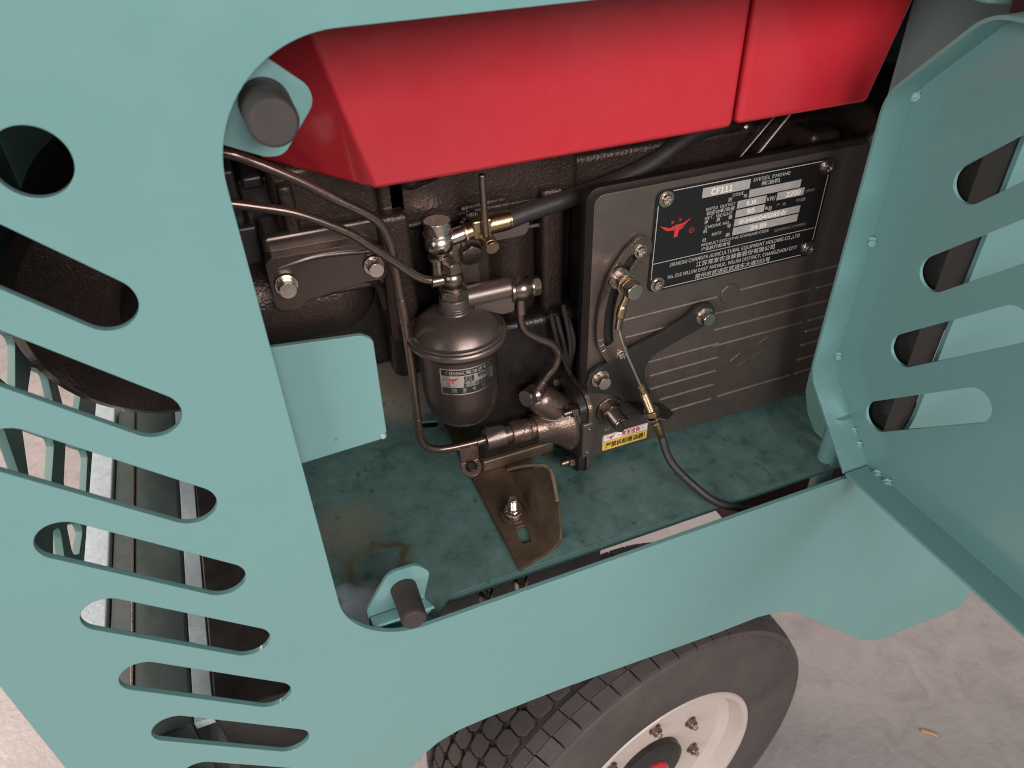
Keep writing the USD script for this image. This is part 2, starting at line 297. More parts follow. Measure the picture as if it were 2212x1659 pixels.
endw = endw.difference(union_all([rounded(w, 0.007, 6) for w in win]))
obj('end_grille', plate_x(endw, -0.262, -0.254), GREEN_IN, M, smooth=20, label='dark end grille with slanted openings seen through the side slots')
obj('end_beam', rbox(-0.290, -0.2495, 0.155, 0.64, -0.10, -0.060, 0.003, 1), GALV, M, label='pale frame beam seen through the side slots')
obj('battery_box', rbox(-0.2485, -0.168, 0.03, 0.60, -0.30, -0.0655, 0.003, 1), DKGREEN, M)
obj('battery_box', rbox(-0.147, 0.04, 0.03, 0.60, -0.26, -0.0655, 0.003, 1), BLACK, M)
obj('box_strap', bx(-0.2250, -0.2225, 0.03, 0.60, -0.0656, -0.0635), DKSTEEL, M)
obj('box_strap', bx(-0.1660, -0.1480, 0.03, 0.60, -0.0760, -0.0660), GALV, M)
obj('lower_beam', rbox(-0.258, -0.14, 0.05, 0.64, -0.50, -0.445, 0.003, 1), GALV, M)
obj('chassis_rail', rbox(0.102, 0.327, 0.10, 0.50, -0.26, -0.060, 0.004, 1), BLACK, M)
for x, y in ((0.156, 0.064), (0.200, 0.066)):
    nut = obj('tray_nut', cat_([hexa((x, y, -0.078), (x, y, -0.064), 0.0095), cyl((x, y, -0.0645), (x, y, -0.056), 0.0055, 16)]), STEEL, M)
obj('cross_member', rbox(0.62, 0.95, 0.055, 0.26, -0.295, -0.235, 0.006, 1), DKRED, M, label='dark red block under the right end of the tray')
obj('end_plate', rbox(0.965, 0.996, 0.0062, 0.10, -0.455, -0.36, 0.01, 2), BLACK, M)

# ------------------------------------------------------------------ access door, swung open at a right angle to the panel
XD, XF = 0.625, 0.590
dp = Polygon([(0.0885, 0.100), (0.0885, 0.428), (0.008, 0.5115), (-0.58, 0.5115), (-0.58, 0.012), (0.0005, 0.012)])
dp = dp.buffer(-0.045, join_style=2).buffer(0.045, quad_segs=10).union(dp.intersection(sbox(-0.6, 0, 0.035, 0.045)))
dslots = [capsule((-0.004, 0.365 - 0.0935*k), (-0.0915, 0.365 - 0.0935*k + 0.086), 0.0182) for k in range(5)]
dslots = [capsule((-0.003 + 0.0033*k, 0.3665 - 0.0942*k), (-0.0905 + 0.0005*k, 0.3665 - 0.0942*k + 0.0875), 0.0182) for k in range(4)] + [capsule((-.2, .16 + .09*k), (-.29, .25 + .09*k), .0182) for k in range(3)]
door = obj('access_door', plate_x(dp.difference(union_all(dslots)), XD, XD+0.004), GREEN, M, smooth=20, label='sea-green access door standing open with slots and folded flanges')
ring = dp.difference(dp.buffer(-0.0035, join_style=2))
seam = Polygon([(-0.004, -0.02), (-0.0015, -0.02), (0.006, 0.022), (0.0035, 0.022)])
low = sbox(-0.7, -0.05, 0.0005, 0.06)
obj('door_flange', plate_x(ring.difference(low), XF, XD), GREEN, door, smooth=20)
obj('door_flange', plate_x(ring.intersection(low).difference(sbox(-0.0025, 0, 0.0006, 0.05)), XF+0.0006, XD), GREEN, door, smooth=20)
for (y, z, r) in ((0.0835, 0.424, .0052), (0.0835, 0.271, .0048), (0.0835, 0.121, .0045), (0.031, 0.0445, .0045), (0.018, 0.0325, .0045), (-0.018, 0.0165, .005), (-0.034, 0.0165, .005)):
    b = ball((XD-0.002, y, z), r, sub=3); v = b.vertices - np.array([XD-0.002, y, z])
    v *= (1 + 0.25*np.sin(v @ np.array([900, 1300, 700.]))[:, None]); v[:, 0] *= 0.7; b.vertices = v + np.array([XD-0.002, y, z])
    obj('weld_spot', b, WELD, door)
obj('door_backplate', plate_x(rounded([(0.0885, 0.135), (0.116, 0.098), (0.125, 0.066), (0.1235, 0.037), (0.111, 0.010), (0.091, -0.008), (0.060, -0.008), (0.05, 0.135)], 0.008), XD+0.005, XD+0.009), GREEN_IN, door)
obj('hinge_tube', cyl((0.6125, 0.047, -0.09), (0.6125, 0.047, 0.060), 0.0118, 28), GREEN, M)
obj('hinge_tube', cyl((0.657, 0.062, 0.505), (0.657, 0.062, 0.62), 0.0175, 32), GREEN, M)

# ------------------------------------------------------------------ wheel
C0 = np.array([0.457, 0.060, -0.771]); yw, cb = 0.136, 0.061
nax = np.array([np.sin(yw)*np.cos(cb), -np.cos(yw)*np.cos(cb), np.sin(cb)])
e1 = np.cross(nax, [0, 0, 1.0]); e1 /= np.linalg.norm(e1); e2 = np.cross(e1, nax)
def wheel_xf(m):       # local: x, y in the wheel's plane, z = outward axis
    v = m.vertices; m.vertices = C0 + np.outer(v[:, 0], -e1) + np.outer(v[:, 1], e2) + np.outer(v[:, 2], nax)
    if m.volume < 0: m.invert()
    return m
tyre_prof = [(0.205, -0.006), (0.2175, 0.001), (0.222, 0.004), (0.228, 0.003), (0.250, 0.010), (0.262, 0.0105), (0.290, 0.010), (0.318, 0.007), (0.338, 0.002), (0.346, -0.004),
             (0.349, -0.012), (0.354, -0.035), (0.357, -0.105), (0.354, -0.220), (0.346, -0.246), (0.30, -0.262), (0.25, -0.262), (0.205, -0.245)]
wheel = obj('wheel', wheel_xf(lathe([(0.0, -0.032), (0.14, -0.032), (0.172, -0.034), (0.194, -0.024), (0.200, -0.004), (0.206, 0.0035), (0.2145, 0.0045), (0.2172, 0.002), (0.2165, -0.010), (0.2035, -0.014), (0.2035, -0.15), (0.0, -0.15)], n=120)), RIM, M, label='pale steel wheel with black treaded tyre under the panel')
tyre = obj('tyre', wheel_xf(lathe(tyre_prof, n=160)), TYRE, wheel, smooth=40)
def block(a0, a1, s0, s1, r0, r1s0, r1s1, skew=0.0, ch=0.0):
    # a tread block between angles a0..a1 and axial s0..s1
    pts = []
    da = ch/0.36
    outl = [(a0+da, s0), (a1-da, s0), (a1, s0-ch), (a1, s1+ch), (a1-da, s1), (a0+da, s1), (a0, s1+ch), (a0, s0-ch)] if ch else [(a0, s0), (a1, s0), (a1, s1), (a0, s1)]
    for a, s in outl:
        t = (s-s0)/(s1-s0); a = a + skew*t
        for r in (r0, r1s0*(1-t) + r1s1*t): pts.append((r*np.cos(a), r*np.sin(a), s))
    return trimesh.convex.convex_hull(np.array(pts))
NB = 58; tr = []; st = 2*np.pi/NB
for k in range(NB):
    a = k*st; j = rng.normal(0, 0.0006)
    tr.append(block(a+.004, a+st*0.955, -0.002, -0.0245, 0.335, 0.3535, 0.3605, 0.012))            # shoulder lug, outer step
    tr.append(block(a+.020, a+.020+st*0.955, -0.0255, -0.046, 0.335, 0.3605, 0.3635, 0.012))       # inner step
    tr.append(block(a+.03, a+.03+st*0.925, -0.057, -0.090, 0.34, 0.3655, 0.3665, 0.014, 0.007))
    tr.append(block(a+.06, a+.06+st*0.925, -0.097, -0.128, 0.34, 0.3662, 0.3650, 0.014, 0.007))
    tr.append(block(a+.02, a+.02+st*0.9, -0.135, -0.166, 0.335, 0.3650, 0.3640, 0.014, 0.007))
    tr.append(block(a+.05, a+.05+st*0.925, -0.173, -0.204, 0.335, 0.3635, 0.3600, 0.014, 0.007))
    tr.append(block(a+.02, a+.02+st*0.9, -0.214, -0.246, 0.335, 0.3630, 0.3535, -0.02))
obj('tread', wheel_xf(cat_(tr)), TYRE, tyre, smooth=False)
obj('hub', wheel_xf(lathe([(0, -0.0325), (0.075, -0.0325), (0.073, -0.020), (0.060, -0.014), (0.0, -0.014)], n=56)), BLACK, wheel)
obj('hub_cap', wheel_xf(lathe([(0, -0.0145), (0.034, -0.0145), (0.033, -0.010), (0.026, -0.006), (0, -0.005)], n=40)), RED, wheel)
for k in range(7):
    a = np.radians(85 + 51.43*k); p = (0.117*np.cos(a), 0.117*np.sin(a))
    w = lathe([(0, -0.032), (0.0125, -0.032), (0.0125, -0.030), (0, -0.030)], (p[0], p[1], 0), n=28)
    nut = obj('wheel_nut', wheel_xf(cat_([w, hexa((p[0], p[1], -0.031), (p[0], p[1], -0.021), 0.0105)])), DKSTEEL, wheel)
    obj('stud_end', wheel_xf(cyl((p[0], p[1], -0.022), (p[0], p[1], -0.014), 0.0050, 16)), STEEL, nut)

# ================================================================== DIESEL ENGINE
E = thing('diesel_engine', 'dark bronze single-cylinder diesel engine with red tank and black nameplate inside the opening', 'engine')
def bolt(p, d, rw=0.0105, rh=0.0075, h=0.006, m=STEEL, parent=E, name='bolt', rot=0.3, mark=False):
    p, d = np.asarray(p, float), np.asarray(d, float)/np.linalg.norm(d)
    b = obj(name, hexa(p + d*0.0028, p + d*(0.0028+h), rh, rot=rot), m, parent)
    pp = str(parent.GetPath())
    if pp.count('/') < 3:
        obj('washer', cat_([lathe([(0, 0), (rw, 0), (rw, .0012), (rw*.95, .0015), (0, .0015)], p, d, 32), lathe([(0, .0015), (rh*1.02, .0015), (rh*1.02, .0028), (0, .0028)], p, d, 28)]), m, b)
    return b
def pan_screw(p, d, r=0.0062, m=STEEL, parent=E, rot=0.4, name='screw', wash=0.0085):
    h = r*0.55
    s = man(lathe([(0, 0.0), (wash, 0), (wash, .0012), (r, .0013), (r, .0022), (r*.85, h*.8+.0022), (r*.5, h+.0022), (0, h+.0025)], n=32))
    for a in (rot, rot+math.pi/2):
        c = trimesh.creation.box((r*1.35, r*0.26, h*1.4)); c.apply_transform(trimesh.transformations.rotation_matrix(a, (0, 0, 1))); c.apply_translation((0, 0, h+.0025)); s = s - man(c)
    s = tm(s); s.apply_transform(toward(d)); s.apply_translation(p)
    return obj(name, s, m, parent)
F_ = (0, -1, 0)

# block and castings behind
blk = obj('cylinder_block', cat_([rbox(0.12, 0.79, 0.235, 0.52, 0.13, 0.395, 0.012), rbox(0.20, 0.71, 0.195, 0.52, 0.003, 0.20, 0.012), rbox(0.335, 0.70, 0.180, 0.30, 0.01, 0.330, 0.008)]), BLACKCAST, E, label='black crankcase casting behind the fuel filter')
obj('upper_casting', cat_([rbox(0.128, 0.34, 0.222, 0.30, 0.315, 0.405, 0.01), rbox(0.205, 0.30, 0.213, 0.25, 0.318, 0.326, 0.003), rbox(0.33, 0.72, 0.232, 0.30, 0.31, 0.362, 0.010)]), CAST, E)
obj('casting_boss', cat_([cyl((0.262, 0.248, 0.16), (0.262, 0.248, 0.305), 0.034, 40, 0.008), rbox(0.215, 0.27, 0.226, 0.26, 0.16, 0.30, 0.006)]), CAST, E)
obj('block_flange', cat_([rbox(0.118, 0.150, 0.205, 0.26, 0.20, 0.345, 0.006), rbox(0.126, 0.156, 0.222, 0.25, 0.335, 0.40, 0.006)]), CAST, E)
obj('cylinder_head', cat_([rbox(0.030, 0.128, 0.224, 0.33, 0.315, 0.400, 0.008), rbox(0.036, 0.049, 0.212, 0.24, 0.322, 0.388, 0.004)]), CAST, E)
cov = rounded([(0.010, 0.330), (0.108, 0.328), (0.120, 0.318), (0.120, 0.285), (0.100, 0.287), (0.040, 0.280), (0.030, 0.272), (0.010, 0.276)], 0.008)
cv = obj('head_cover', cat_([plate_y(cov, 0.196, 0.214), rbox(0.012, 0.122, 0.210, 0.26, 0.27, 0.345, 0.006), tube([(0.020, 0.198, 0.318), (0.06, 0.197, 0.3225), (0.112, 0.196, 0.3175)], 0.0022, 10)]), BOWL, E, label='bolted cover plate below the two fuel pipes')
bolt((0.024, 0.194, 0.3015), F_, 0.0108, 0.0088, 0.009, parent=E); bolt((0.1075, 0.194, 0.3035), F_, 0.0100, 0.0080, 0.009, parent=E)
obj('cast_rib', tube([(0.034, 0.205, 0.279), (0.06, 0.202, 0.283), (0.098, 0.203, 0.287), (0.112, 0.212, 0.270), (0.118, 0.22, 0.24)], 0.0045, 12), CAST, E)
obj('intake_bowl', hullr([(-0.08, 0.262, 0.262), (0.066, 0.262, 0.259), (0.03, 0.38, 0.255), (-0.08, 0.38, 0.255)], 0.052, 4), CAST, E, label='rounded black casting bulging below the bolted cover')
obj('lower_casting', rbox(-0.08, 0.145, 0.27, 0.45, 0.13, 0.24, 0.014), BLACKCAST, E)
obj('round_housing', lathe([(0, 0), (0.10, 0.0), (0.125, 0.006), (0.138, 0.02), (0.143, 0.05), (0.143, 0.22), (0, 0.22)], (-0.10, 0.285, 0.250), (0, 1, 0), 96), CAST, E, label='dark round housing seen through the upper side slots')
for b in ((-0.012, 0.004, 0.255, 0.30, 0.32, 0.395), (0.004, 0.034, 0.262, 0.30, 0.33, 0.382), (-0.02, 0.012, 0.24, 0.30, 0.30, 0.345), (-0.03, 0.006, 0.23, 0.29, 0.20, 0.295), (0.008, 0.028, 0.25, 0.29, 0.375, 0.388)):
    obj('injector_part', rbox(*b[:2], *b[2:4], *b[4:], 0.004, 1), BLACK, E)
obj('thin_pin', tube([(0.001, 0.226, 0.268), (0.008, 0.222, 0.232)], 0.0016, 8, smooth=False), DKSTEEL, E)

# gear-case cover plate on the right
gp = rrect(0.322, 0.715, 0.005, 0.3505, 0.012)
cover = obj('engine_cover', plate_y(gp, 0.153, 0.165), BRONZE, E, smooth=25, label='flat bronze cover plate carrying the nameplate and raised lines')
obj('gasket', plate_y(gp.buffer(0.0022), 0.165, 0.1685), BLACK, E)
obj('cover_rim', plate_y(gp.buffer(-0.002), 0.1685, 0.185), BLACKCAST, E)
def line(x0, x1, z, r=0.0013): return cyl((x0, 0.1531, z), (x1, 0.1531, z), r, 8)
for (x0, x1, z) in ((0.362, 0.487, 0.1985), (0.368, 0.455, 0.1745), (0.402, 0.500, 0.1305), (0.406, 0.502, 0.109), (0.408, 0.503, 0.0885), (0.424, 0.503, 0.067), (0.430, 0.503, 0.044),
                    (0.487, 0.625, 0.1755), (0.490, 0.70, 0.152), (0.492, 0.625, 0.128), (0.517, 0.70, 0.2005), (0.634, 0.70, 0.1755), (0.634, 0.70, 0.128), (0.634, 0.70, 0.1115), (0.633, 0.70, 0.0905), (0.633, 0.70, 0.0675), (0.512, 0.626, 0.0447), (0.634, 0.70, 0.0447)):
    obj('raised_line', line(x0, x1, z, 0.0016), RIDGE_LIGHT, cover)
obj('round_pad', cyl((0.503, 0.1535, 0.199), (0.503, 0.1515, 0.199), 0.0125, 40, 0.001), BRONZE, cover)
for (x0, z0, x1, z1) in ((0.522, 0.097, 0.536, 0.106), (0.560, 0.112, 0.575, 0.119), (0.585, 0.126, 0.604, 0.137), (0.557, 0.150, 0.5575, 0.151), (0.535, 0.087, 0.575, 0.101)):
    obj('scuff', cyl((x0, 0.15285, z0), (x1, 0.15285, z1), 0.00055, 6), DKSTEEL, cover)

# nameplate
yP = 0.153
npo = rounded([(0.391, 0.2265), (0.611, 0.2265), (0.611, 0.3435), (0.391, 0.3435)], 0.009)
NP = obj('name_plate', plate_y(npo, yP-0.0016, yP-0.0002), PLATE, E, smooth=20, label='black metal nameplate with silver fields, white lettering and red emblem')
inn = rounded([(0.3935, 0.229), (0.6085, 0.229), (0.6085, 0.3415), (0.3935, 0.3415)], 0.008)
corners = union_all([Point(x, z).buffer(0.0105) for x in (0.4025, 0.603) for z in (0.3335, 0.2365)])
bord = inn.difference(inn.buffer(-0.0008)).difference(corners).union(sbox(0.3938, 0.2613, 0.608, 0.2620))
def onplate(shape, lift=0.0): return plate_y(shape, yP-0.0020-lift, yP-0.0017-lift)
obj('border_line', onplate(bord), PWHITE, NP, smooth=False)
for (x0, x1, z0, z1) in ((0.4455, 0.5040, 0.3265, 0.3372), (0.5050, 0.5720, 0.3163, 0.3250), (0.4920, 0.5288, 0.3062, 0.3148), (0.5430, 0.5790, 0.3062, 0.3150), (0.4918, 0.5288, 0.2960, 0.3045), (0.4918, 0.5785, 0.2858, 0.2942), (0.4918, 0.5780, 0.2752, 0.2842)):
    obj('silver_field', onplate(sbox(x0, z0, x1, z1)), SILVER, NP, smooth=False)
wt = [('DIESEL ENGINE', .508, .555, .3335, .0036), ('柴油机', .519, .543, .3275, .0040), ('CODE', .484, .498, .3212, .0034), ('货', .479, .484, .3165, .0036), ('号', .498, .503, .3172, .0036),
      ('RATED  OUTPUT', .453, .489, .3110, .0033), ('标定功率/转速', .454, .489, .3060, .0036), ('NET.  WEIGHT', .453, .487, .3010, .0033), ('净', .453, .4575, .2963, .0036), ('质', .468, .4725, .2963, .0036), ('量', .483, .488, .2963, .0036),
      ('ENGINE NO.', .455, .486, .2905, .0033), ('机', .453, .458, .2858, .0036), ('号', .483, .488, .2858, .0036), ('DATE', .465, .477, .2803, .0033), ('日', .454, .458, .2755, .0034), ('期', .483, .488, .2755, .0036),
      ('PRODUCT EXECUTIVE STANDARD CODE', .453, .541, .2700, .0031), ('产品执行标准号', .454, .491, .2645, .0036),
      ('JIANGSU CHANGFA AGRICULTURAL EQUIPMENT HOLDING CO.,LTD', .415, .587, .2540, .0043), ('江苏常发农业装备股份有限公司', .450, .554, .2465, .0050),
      ('No.555 WUJIN EAST AVENUE, WUJIN DISTRICT, CHANGZHOU CITY', .415, .587, .2392, .0043), ('常州市武进区武进东大道555号', .451, .551, .2312, .0050), ('kW/', .5305, .5415, .3075, .0046), ('kg', .5305, .5390, .2975, .0042)]
for t in wt: obj('lettering', onplate(fit(*t)), PWHITE, NP, smooth=False)
dim = [('r/min', .5815, .593, .3085, .0034), ('Q/320412 CHA001', .549, .592, .2680, .0031), ('产', .545, .549, .2985, .0032), ('地', .553, .557, .2985, .0032), ('中国', .571, .583, .2990, .0034)]
for t in dim: obj('faint_lettering', onplate(fit(*t)), PDIM, NP, smooth=False)
st_ = [('CF111', .456, .482, .3285, .0062), ('6.16', .504, .516, .3080, .0044), ('2200', .555, .574, .3080, .0052), ('95', .506, .516, .2980, .0050), ('☆2405040285☆', .497, .560, .2875, .0047), ('24.05', .515, .536, .2772, .0047)]
for t in st_: obj('stamped_lettering', onplate(fit(*t, 1), 0.0003), STICK, NP, smooth=False)
emb = union_all([emblem(0.4175, 0.2975, 0.036), fit('常', .4115, .4150, .3045, .0028), fit('发', .4205, .4240, .3060, .0028), Point(0.438, 0.2925).buffer(0.0033).difference(Point(0.438, 0.2925).buffer(0.0028)), fit('R', .4370, .4390, .2912, .0026)])
obj('red_emblem', onplate(emb), PRED, NP, smooth=False)
for i, (x, z) in enumerate(((0.4025, 0.3335), (0.603, 0.3345), (0.603, 0.2370), (0.4025, 0.2355))):
    pan_screw((x, yP-0.0016, z), F_, 0.0060, STEEL, NP, 0.4+i*0.5, 'plate_screw')

# throttle quadrant: curved slotted strip
cl = spline([(0.3745, 0, 0.286), (0.3660, 0, 0.278), (0.3525, 0, 0.258), (0.3450, 0, 0.235), (0.3420, 0, 0.208), (0.3440, 0, 0.180), (0.3560, 0, 0.157)], 8)[:, [0, 2]]
strip = union_all([LineString(cl).buffer(0.0135, quad_segs=10), Point(0.374, 0.286).buffer(0.0125), Point(0.356, 0.160).buffer(0.013)])
slot = LineString(cl[9:41]).buffer(0.0058, quad_segs=8)
qd = obj('throttle_quadrant', plate_y(strip.difference(slot).buffer(-.001).buffer(.001), 0.1455, 0.1500), DKSTEEL, E, smooth=25, label='curved steel strip with a long slot')
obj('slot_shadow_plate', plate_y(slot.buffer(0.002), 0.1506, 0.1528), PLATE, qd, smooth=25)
obj('quadrant_spacer', cat_([cyl((0.3735, 0.1528, 0.2855), (0.3735, 0.1500, 0.2855), 0.008), cyl((0.3590, 0.1528, 0.1580), (0.3590, 0.1500, 0.1580), 0.008)]), DKSTEEL, qd)
pan_screw((0.3740, 0.1455, 0.2845), F_, 0.0058, STEEL, qd, 0.2, 'quadrant_screw', 0.0075); pan_screw((0.3605, 0.1455, 0.1578), F_, 0.0050, STEEL, qd, 0.7, 'quadrant_screw', 0.0062)
for t in ((3, .0095), (5, .0095), (20, .0095), (22, .0095), (38, .0092), (40, .0092), (42, .0092)):
    i = t[0]; dv = cl[i+1]-cl[i-1]; dv /= np.linalg.norm(dv); nn = np.array([-dv[1], dv[0]]); p = cl[i] - nn*t[1]; 
    obj('scale_mark', cyl((p[0]-nn[0]*.0026, 0.1452, p[1]-nn[1]*.0026), (p[0]+nn[0]*.0026, 0.1452, p[1]+nn[1]*.0026), 0.0005, 6), STEEL, qd)
# lever post and its bolt
lp = obj('lever_post', cat_([cyl((0.3490, 0.1455, 0.2600), (0.3505, 0.128, 0.2590), 0.0085, 32), cyl((0.3490, 0.1440, 0.2600), (0.3493, 0.1405, 0.2598), 0.0118, 32), cyl((0.3505, 0.1300, 0.2590), (0.3507, 0.1278, 0.2590), 0.0112, 32)]), STEEL, E)
obj('lever_bolt', hexa((0.3507, 0.1215, 0.2590), (0.3515, 0.1115, 0.2585), 0.0098, rot=0.15), STEEL, lp, label='bright hex bolt clamping the cable end')
# bracket arm for the cable
arm = [(0.464, 0.200), (0.474, 0.197), (0.479, 0.188), (0.4775, 0.174), (0.464, 0.167), (0.430, 0.156), (0.402, 0.146), (0.395, 0.136), (0.393, 0.126), (0.396, 0.108), (0.404, 0.093), (0.404, 0.080), (0.372, 0.080), (0.362, 0.096), (0.346, 0.107), (0.330, 0.113), (0.321, 0.117), (0.317, 0.129), (0.321, 0.143), (0.332, 0.149), (0.345, 0.152), (0.372, 0.163), (0.410, 0.174), (0.443, 0.187), (0.453, 0.197)]
BR = obj('cable_bracket', plate_y(Polygon(arm).buffer(-.003).buffer(.003), 0.1440, 0.1490), BLACK, E, smooth=25, label='black bent bracket arm holding the throttle cable')
obj('bracket_spacer', cat_([cyl((0.4655, 0.1528, 0.1835), (0.4655, 0.149, 0.1835), 0.011), cyl((0.3345, 0.1528, 0.1325), (0.3345, 0.149, 0.1325), 0.011)]), BLACK, BR)
tg = hullr([(0.3700, 0.146, 0.0860), (0.4250, 0.146, 0.0640), (0.4160, 0.112, 0.0790), (0.3960, 0.0955, 0.0880), (0.3720, 0.104, 0.0960)], 0.0018, 1)
obj('bracket_tongue', tg, BLACK, BR, smooth=25)
def bolt2(p, rw, rh, h, rot):
    b = obj('bracket_bolt', cat_([hexa(np.array(p)+[0, -.0032, 0], np.array(p)+[0.0004, -.0032-h, 0], rh, rot=rot), lathe([(0, 0), (rw, 0), (rw, .0014), (0, .0014)], p, F_, 32), lathe([(0, .0014), (rh*1.08, .0014), (rh*1.08, .0032), (0, .0032)], p, F_, 28)]), STEEL, BR)
bolt2((0.4655, 0.144, 0.1835), 0.0108, 0.0085, 0.008, 0.2); bolt2((0.3345, 0.144, 0.1330), 0.0110, 0.0085, 0.009, 0.5)
# slotted limiter plug
pl = obj('limiter_plug', cat_([cyl((0.3545, 0.1531, 0.0745), (0.3545, 0.1505, 0.0745), 0.0185, 40, .001), hexa((0.3545, 0.151, 0.0745), (0.3545, 0.142, 0.0745), 0.0135, rot=0.2)]), DKSTEEL, E)
s = man(lathe([(0, 0), (.0105, 0)] + [q for k in range(9) for q in ((.0105, .001+k*.0022), (.0098, .0021+k*.0022))] + [(.0098, .0215), (.009, .0225), (0, .0225)], (0.3545, 0.142, 0.0745), F_, 36))
c = trimesh.creation.box((0.03, 0.006, 0.0024)); c.apply_transform(trimesh.transformations.rotation_matrix(1.15, (0, 1, 0))); c.apply_translation((0.3545, 0.119, 0.0745))
obj('plug_screw', tm(s - man(c)), DKSTEEL, pl)
obj('plug_mark', plate_y(sbox(0.3495, 0.0395, 0.3575, 0.0440), 0.1526, 0.1532), STEEL, pl)
# warning sticker
sp = affinity.skew(rrect(0.3480, 0.4115, 0.0095, 0.0345, 0.002), 0, 0)
SK = obj('warning_sticker', plate_y(sp, yP-0.0004, yP-0.0001), STICK, E, smooth=False, label='small white and yellow warning sticker with red and black Chinese text')
def onstick(s_, l=0.0): return plate_y(s_, yP-0.0007-l, yP-0.0005-l)
obj('yellow_band', onstick(sbox(0.3483, 0.0100, 0.4112, 0.0232)), PYEL, SK, smooth=False)
obj('red_lettering', onstick(union_all([emblem(0.3590, 0.0285, 0.013), fit('常发忠告', .3745, .4005, .0262, .0056, 1), sbox(.369, .0284, .3725, .0291), sbox(.4025, .0284, .407, .0291), rrect(.3487, .4108, .0238, .0339, .0015).difference(rrect(.3492, .4103, .0243, .0334, .0012))])), PRED, SK, smooth=False)
obj('black_lettering', onstick(fit('严禁拆卸限油器!', .3525, .4080, .0135, .0066, 1), 0.0003), PBLACK, SK, smooth=False)

# fuel filter ---------------------------------------------------------------
FX, FY = 0.176, 0.165
prof = [(0, 0.112), (0.006, 0.112), (0.0105, 0.114), (0.020, 0.1165), (0.030, 0.124), (0.0365, 0.134), (0.0400, 0.147), (0.0410, 0.160), (0.0412, 0.212), (0.0428, 0.216), (0.0440, 0.219), (0.0440, 0.222), (0.0, 0.222)]
FF = obj('fuel_filter', lathe(prof, (FX, FY, 0), n=96), BOWL, E, label='bronze fuel filter bowl with silver and black label')
obj('filter_lid', lathe([(0, 0.222), (0.0505, 0.222), (0.0520, 0.224), (0.0522, 0.2275), (0.0510, 0.2295), (0.0488, 0.2300), (0.0475, 0.2318), (0.0460, 0.2312), (0.0440, 0.2325), (0.0400, 0.2395), (0.0330, 0.2465), (0.0250, 0.2510), (0.0165, 0.2535), (0.0158, 0.2550), (0, 0.2550)], (FX, FY, 0), n=96), BRONZE, FF)
obj('lid_collar', lathe([(0, .2545), (.0160, .2545), (.0166, .2555), (.0168, .2580), (.0150, .2592), (.0150, .2680), (.0140, .2690), (0, .2690)], (FX, FY, 0), n=64), BRONZE, FF)
obj('lid_nut', cat_([hexa((FX, FY, .2690), (FX, FY, .2785), 0.0152, rot=0.45), lathe([(0, .2785), (.0118, .2785), (.0118, .2812), (0, .2812)], (FX, FY, 0), n=40)]), DKSTEEL, FF)
obj('banjo_fitting', cat_([lathe([(0, .2812), (.0085, .2812), (.0108, .2845), (.0116, .2885), (.0108, .2925), (.0090, .2950), (0, .2955)], (FX, FY, 0), n=48), cyl((FX-0.006, FY, .2885), (FX-0.021, FY, .2895), 0.0060, 24)]), DKSTEEL, FF)
obj('banjo_bolt', hexa((FX, FY, .2955), (FX, FY, .3065), 0.0095, rot=0.2), DKSTEEL, FF)
arm_o = rounded([(0.176, 0.2745), (0.2395, 0.2745), (0.2395, 0.2410), (0.2245, 0.2375), (0.208, 0.2440), (0.176, 0.2440)], 0.003)
obj('outlet_arm', cat_([hullr([(0.182, 0.170, 0.2610), (0.234, 0.170, 0.2610)], 0.0115, 3), plate_y(rounded([(0.182, 0.256), (0.2385, 0.256), (0.2385, 0.2385), (0.2250, 0.2375), (0.206, 0.247)], 0.003), 0.160, 0.175)]), BRONZE, FF)
obj('outlet_banjo', cat_([lathe([(0, -.0095), (.0095, -.0095), (.0122, -.004), (.0128, 0), (.0122, .004), (.0095, .0095), (0, .0095)], (0.2490, 0.168, 0.2580), (1, 0, -0.02), 48), cyl((0.2362, 0.168, 0.2582), (0.2395, 0.168, 0.2582), .0125, 36), cyl((0.2580, 0.168, 0.2578), (0.2605, 0.168, 0.2578), .0122, 36), cyl((0.2480, 0.168, 0.250), (0.2480, 0.168, 0.2290), .0062, 24)]), DKSTEEL, FF)
obj('outlet_bolt', hexa((0.2605, 0.168, 0.2578), (0.2690, 0.168, 0.2576), 0.0108, rot=0.3), DKSTEEL, FF)
obj('drain_ring', lathe([(0, .1075), (.0095, .1075), (.0115, .1085), (.0125, .1105), (.0118, .1125), (0, .1125)], (FX, FY, 0), n=48), STEEL, FF)
# wrapped label
def wrap(shape, R, th=0.0002, seg=0.0035):
    b = shape.bounds; cells = [shape.intersection(sbox(x, b[1]-1, x+seg, b[3]+1)) for x in np.arange(b[0], b[2], seg)]
    out = []
    for c in cells:
        for g in getattr(c, 'geoms', [c]):
            if g.geom_type == 'Polygon' and g.area > 1e-10:
                m = ex(g, th); v = m.vertices; a = v[:, 0]/R; rr = R + v[:, 2]
                m.vertices = np.column_stack([FX + rr*np.sin(a), FY - rr*np.cos(a), v[:, 1]]); m.invert(); out.append(m)
    return cat_(out)
A0 = -0.002
LB = (A0-0.0305, A0+0.0305, 0.1765, 0.2085)
R0 = 0.0413
lab = obj('filter_label', wrap(rrect(*LB, 0.002), R0), FOIL, FF, smooth=40, label='silver foil label with black bands on the filter bowl')
z0, z1 = LB[2], LB[3]
top = sbox(LB[0]+.0014, z1-.0080, LB[1]-.0014, z1-.0014); bot = sbox(LB[0]+.0014, z0+.0014, LB[1]-.0014, z0+.0090)
t1 = fit('C0506C柴油滤清器', LB[0]+.006, LB[1]-.004, z1-.0068, .0040, 2); t2 = union_all([fit(ch, LB[0]+.011+i*.0105, LB[0]+.0165+i*.0105, z0+.0030, .0046, 1) for i, ch in enumerate('常发专供')])
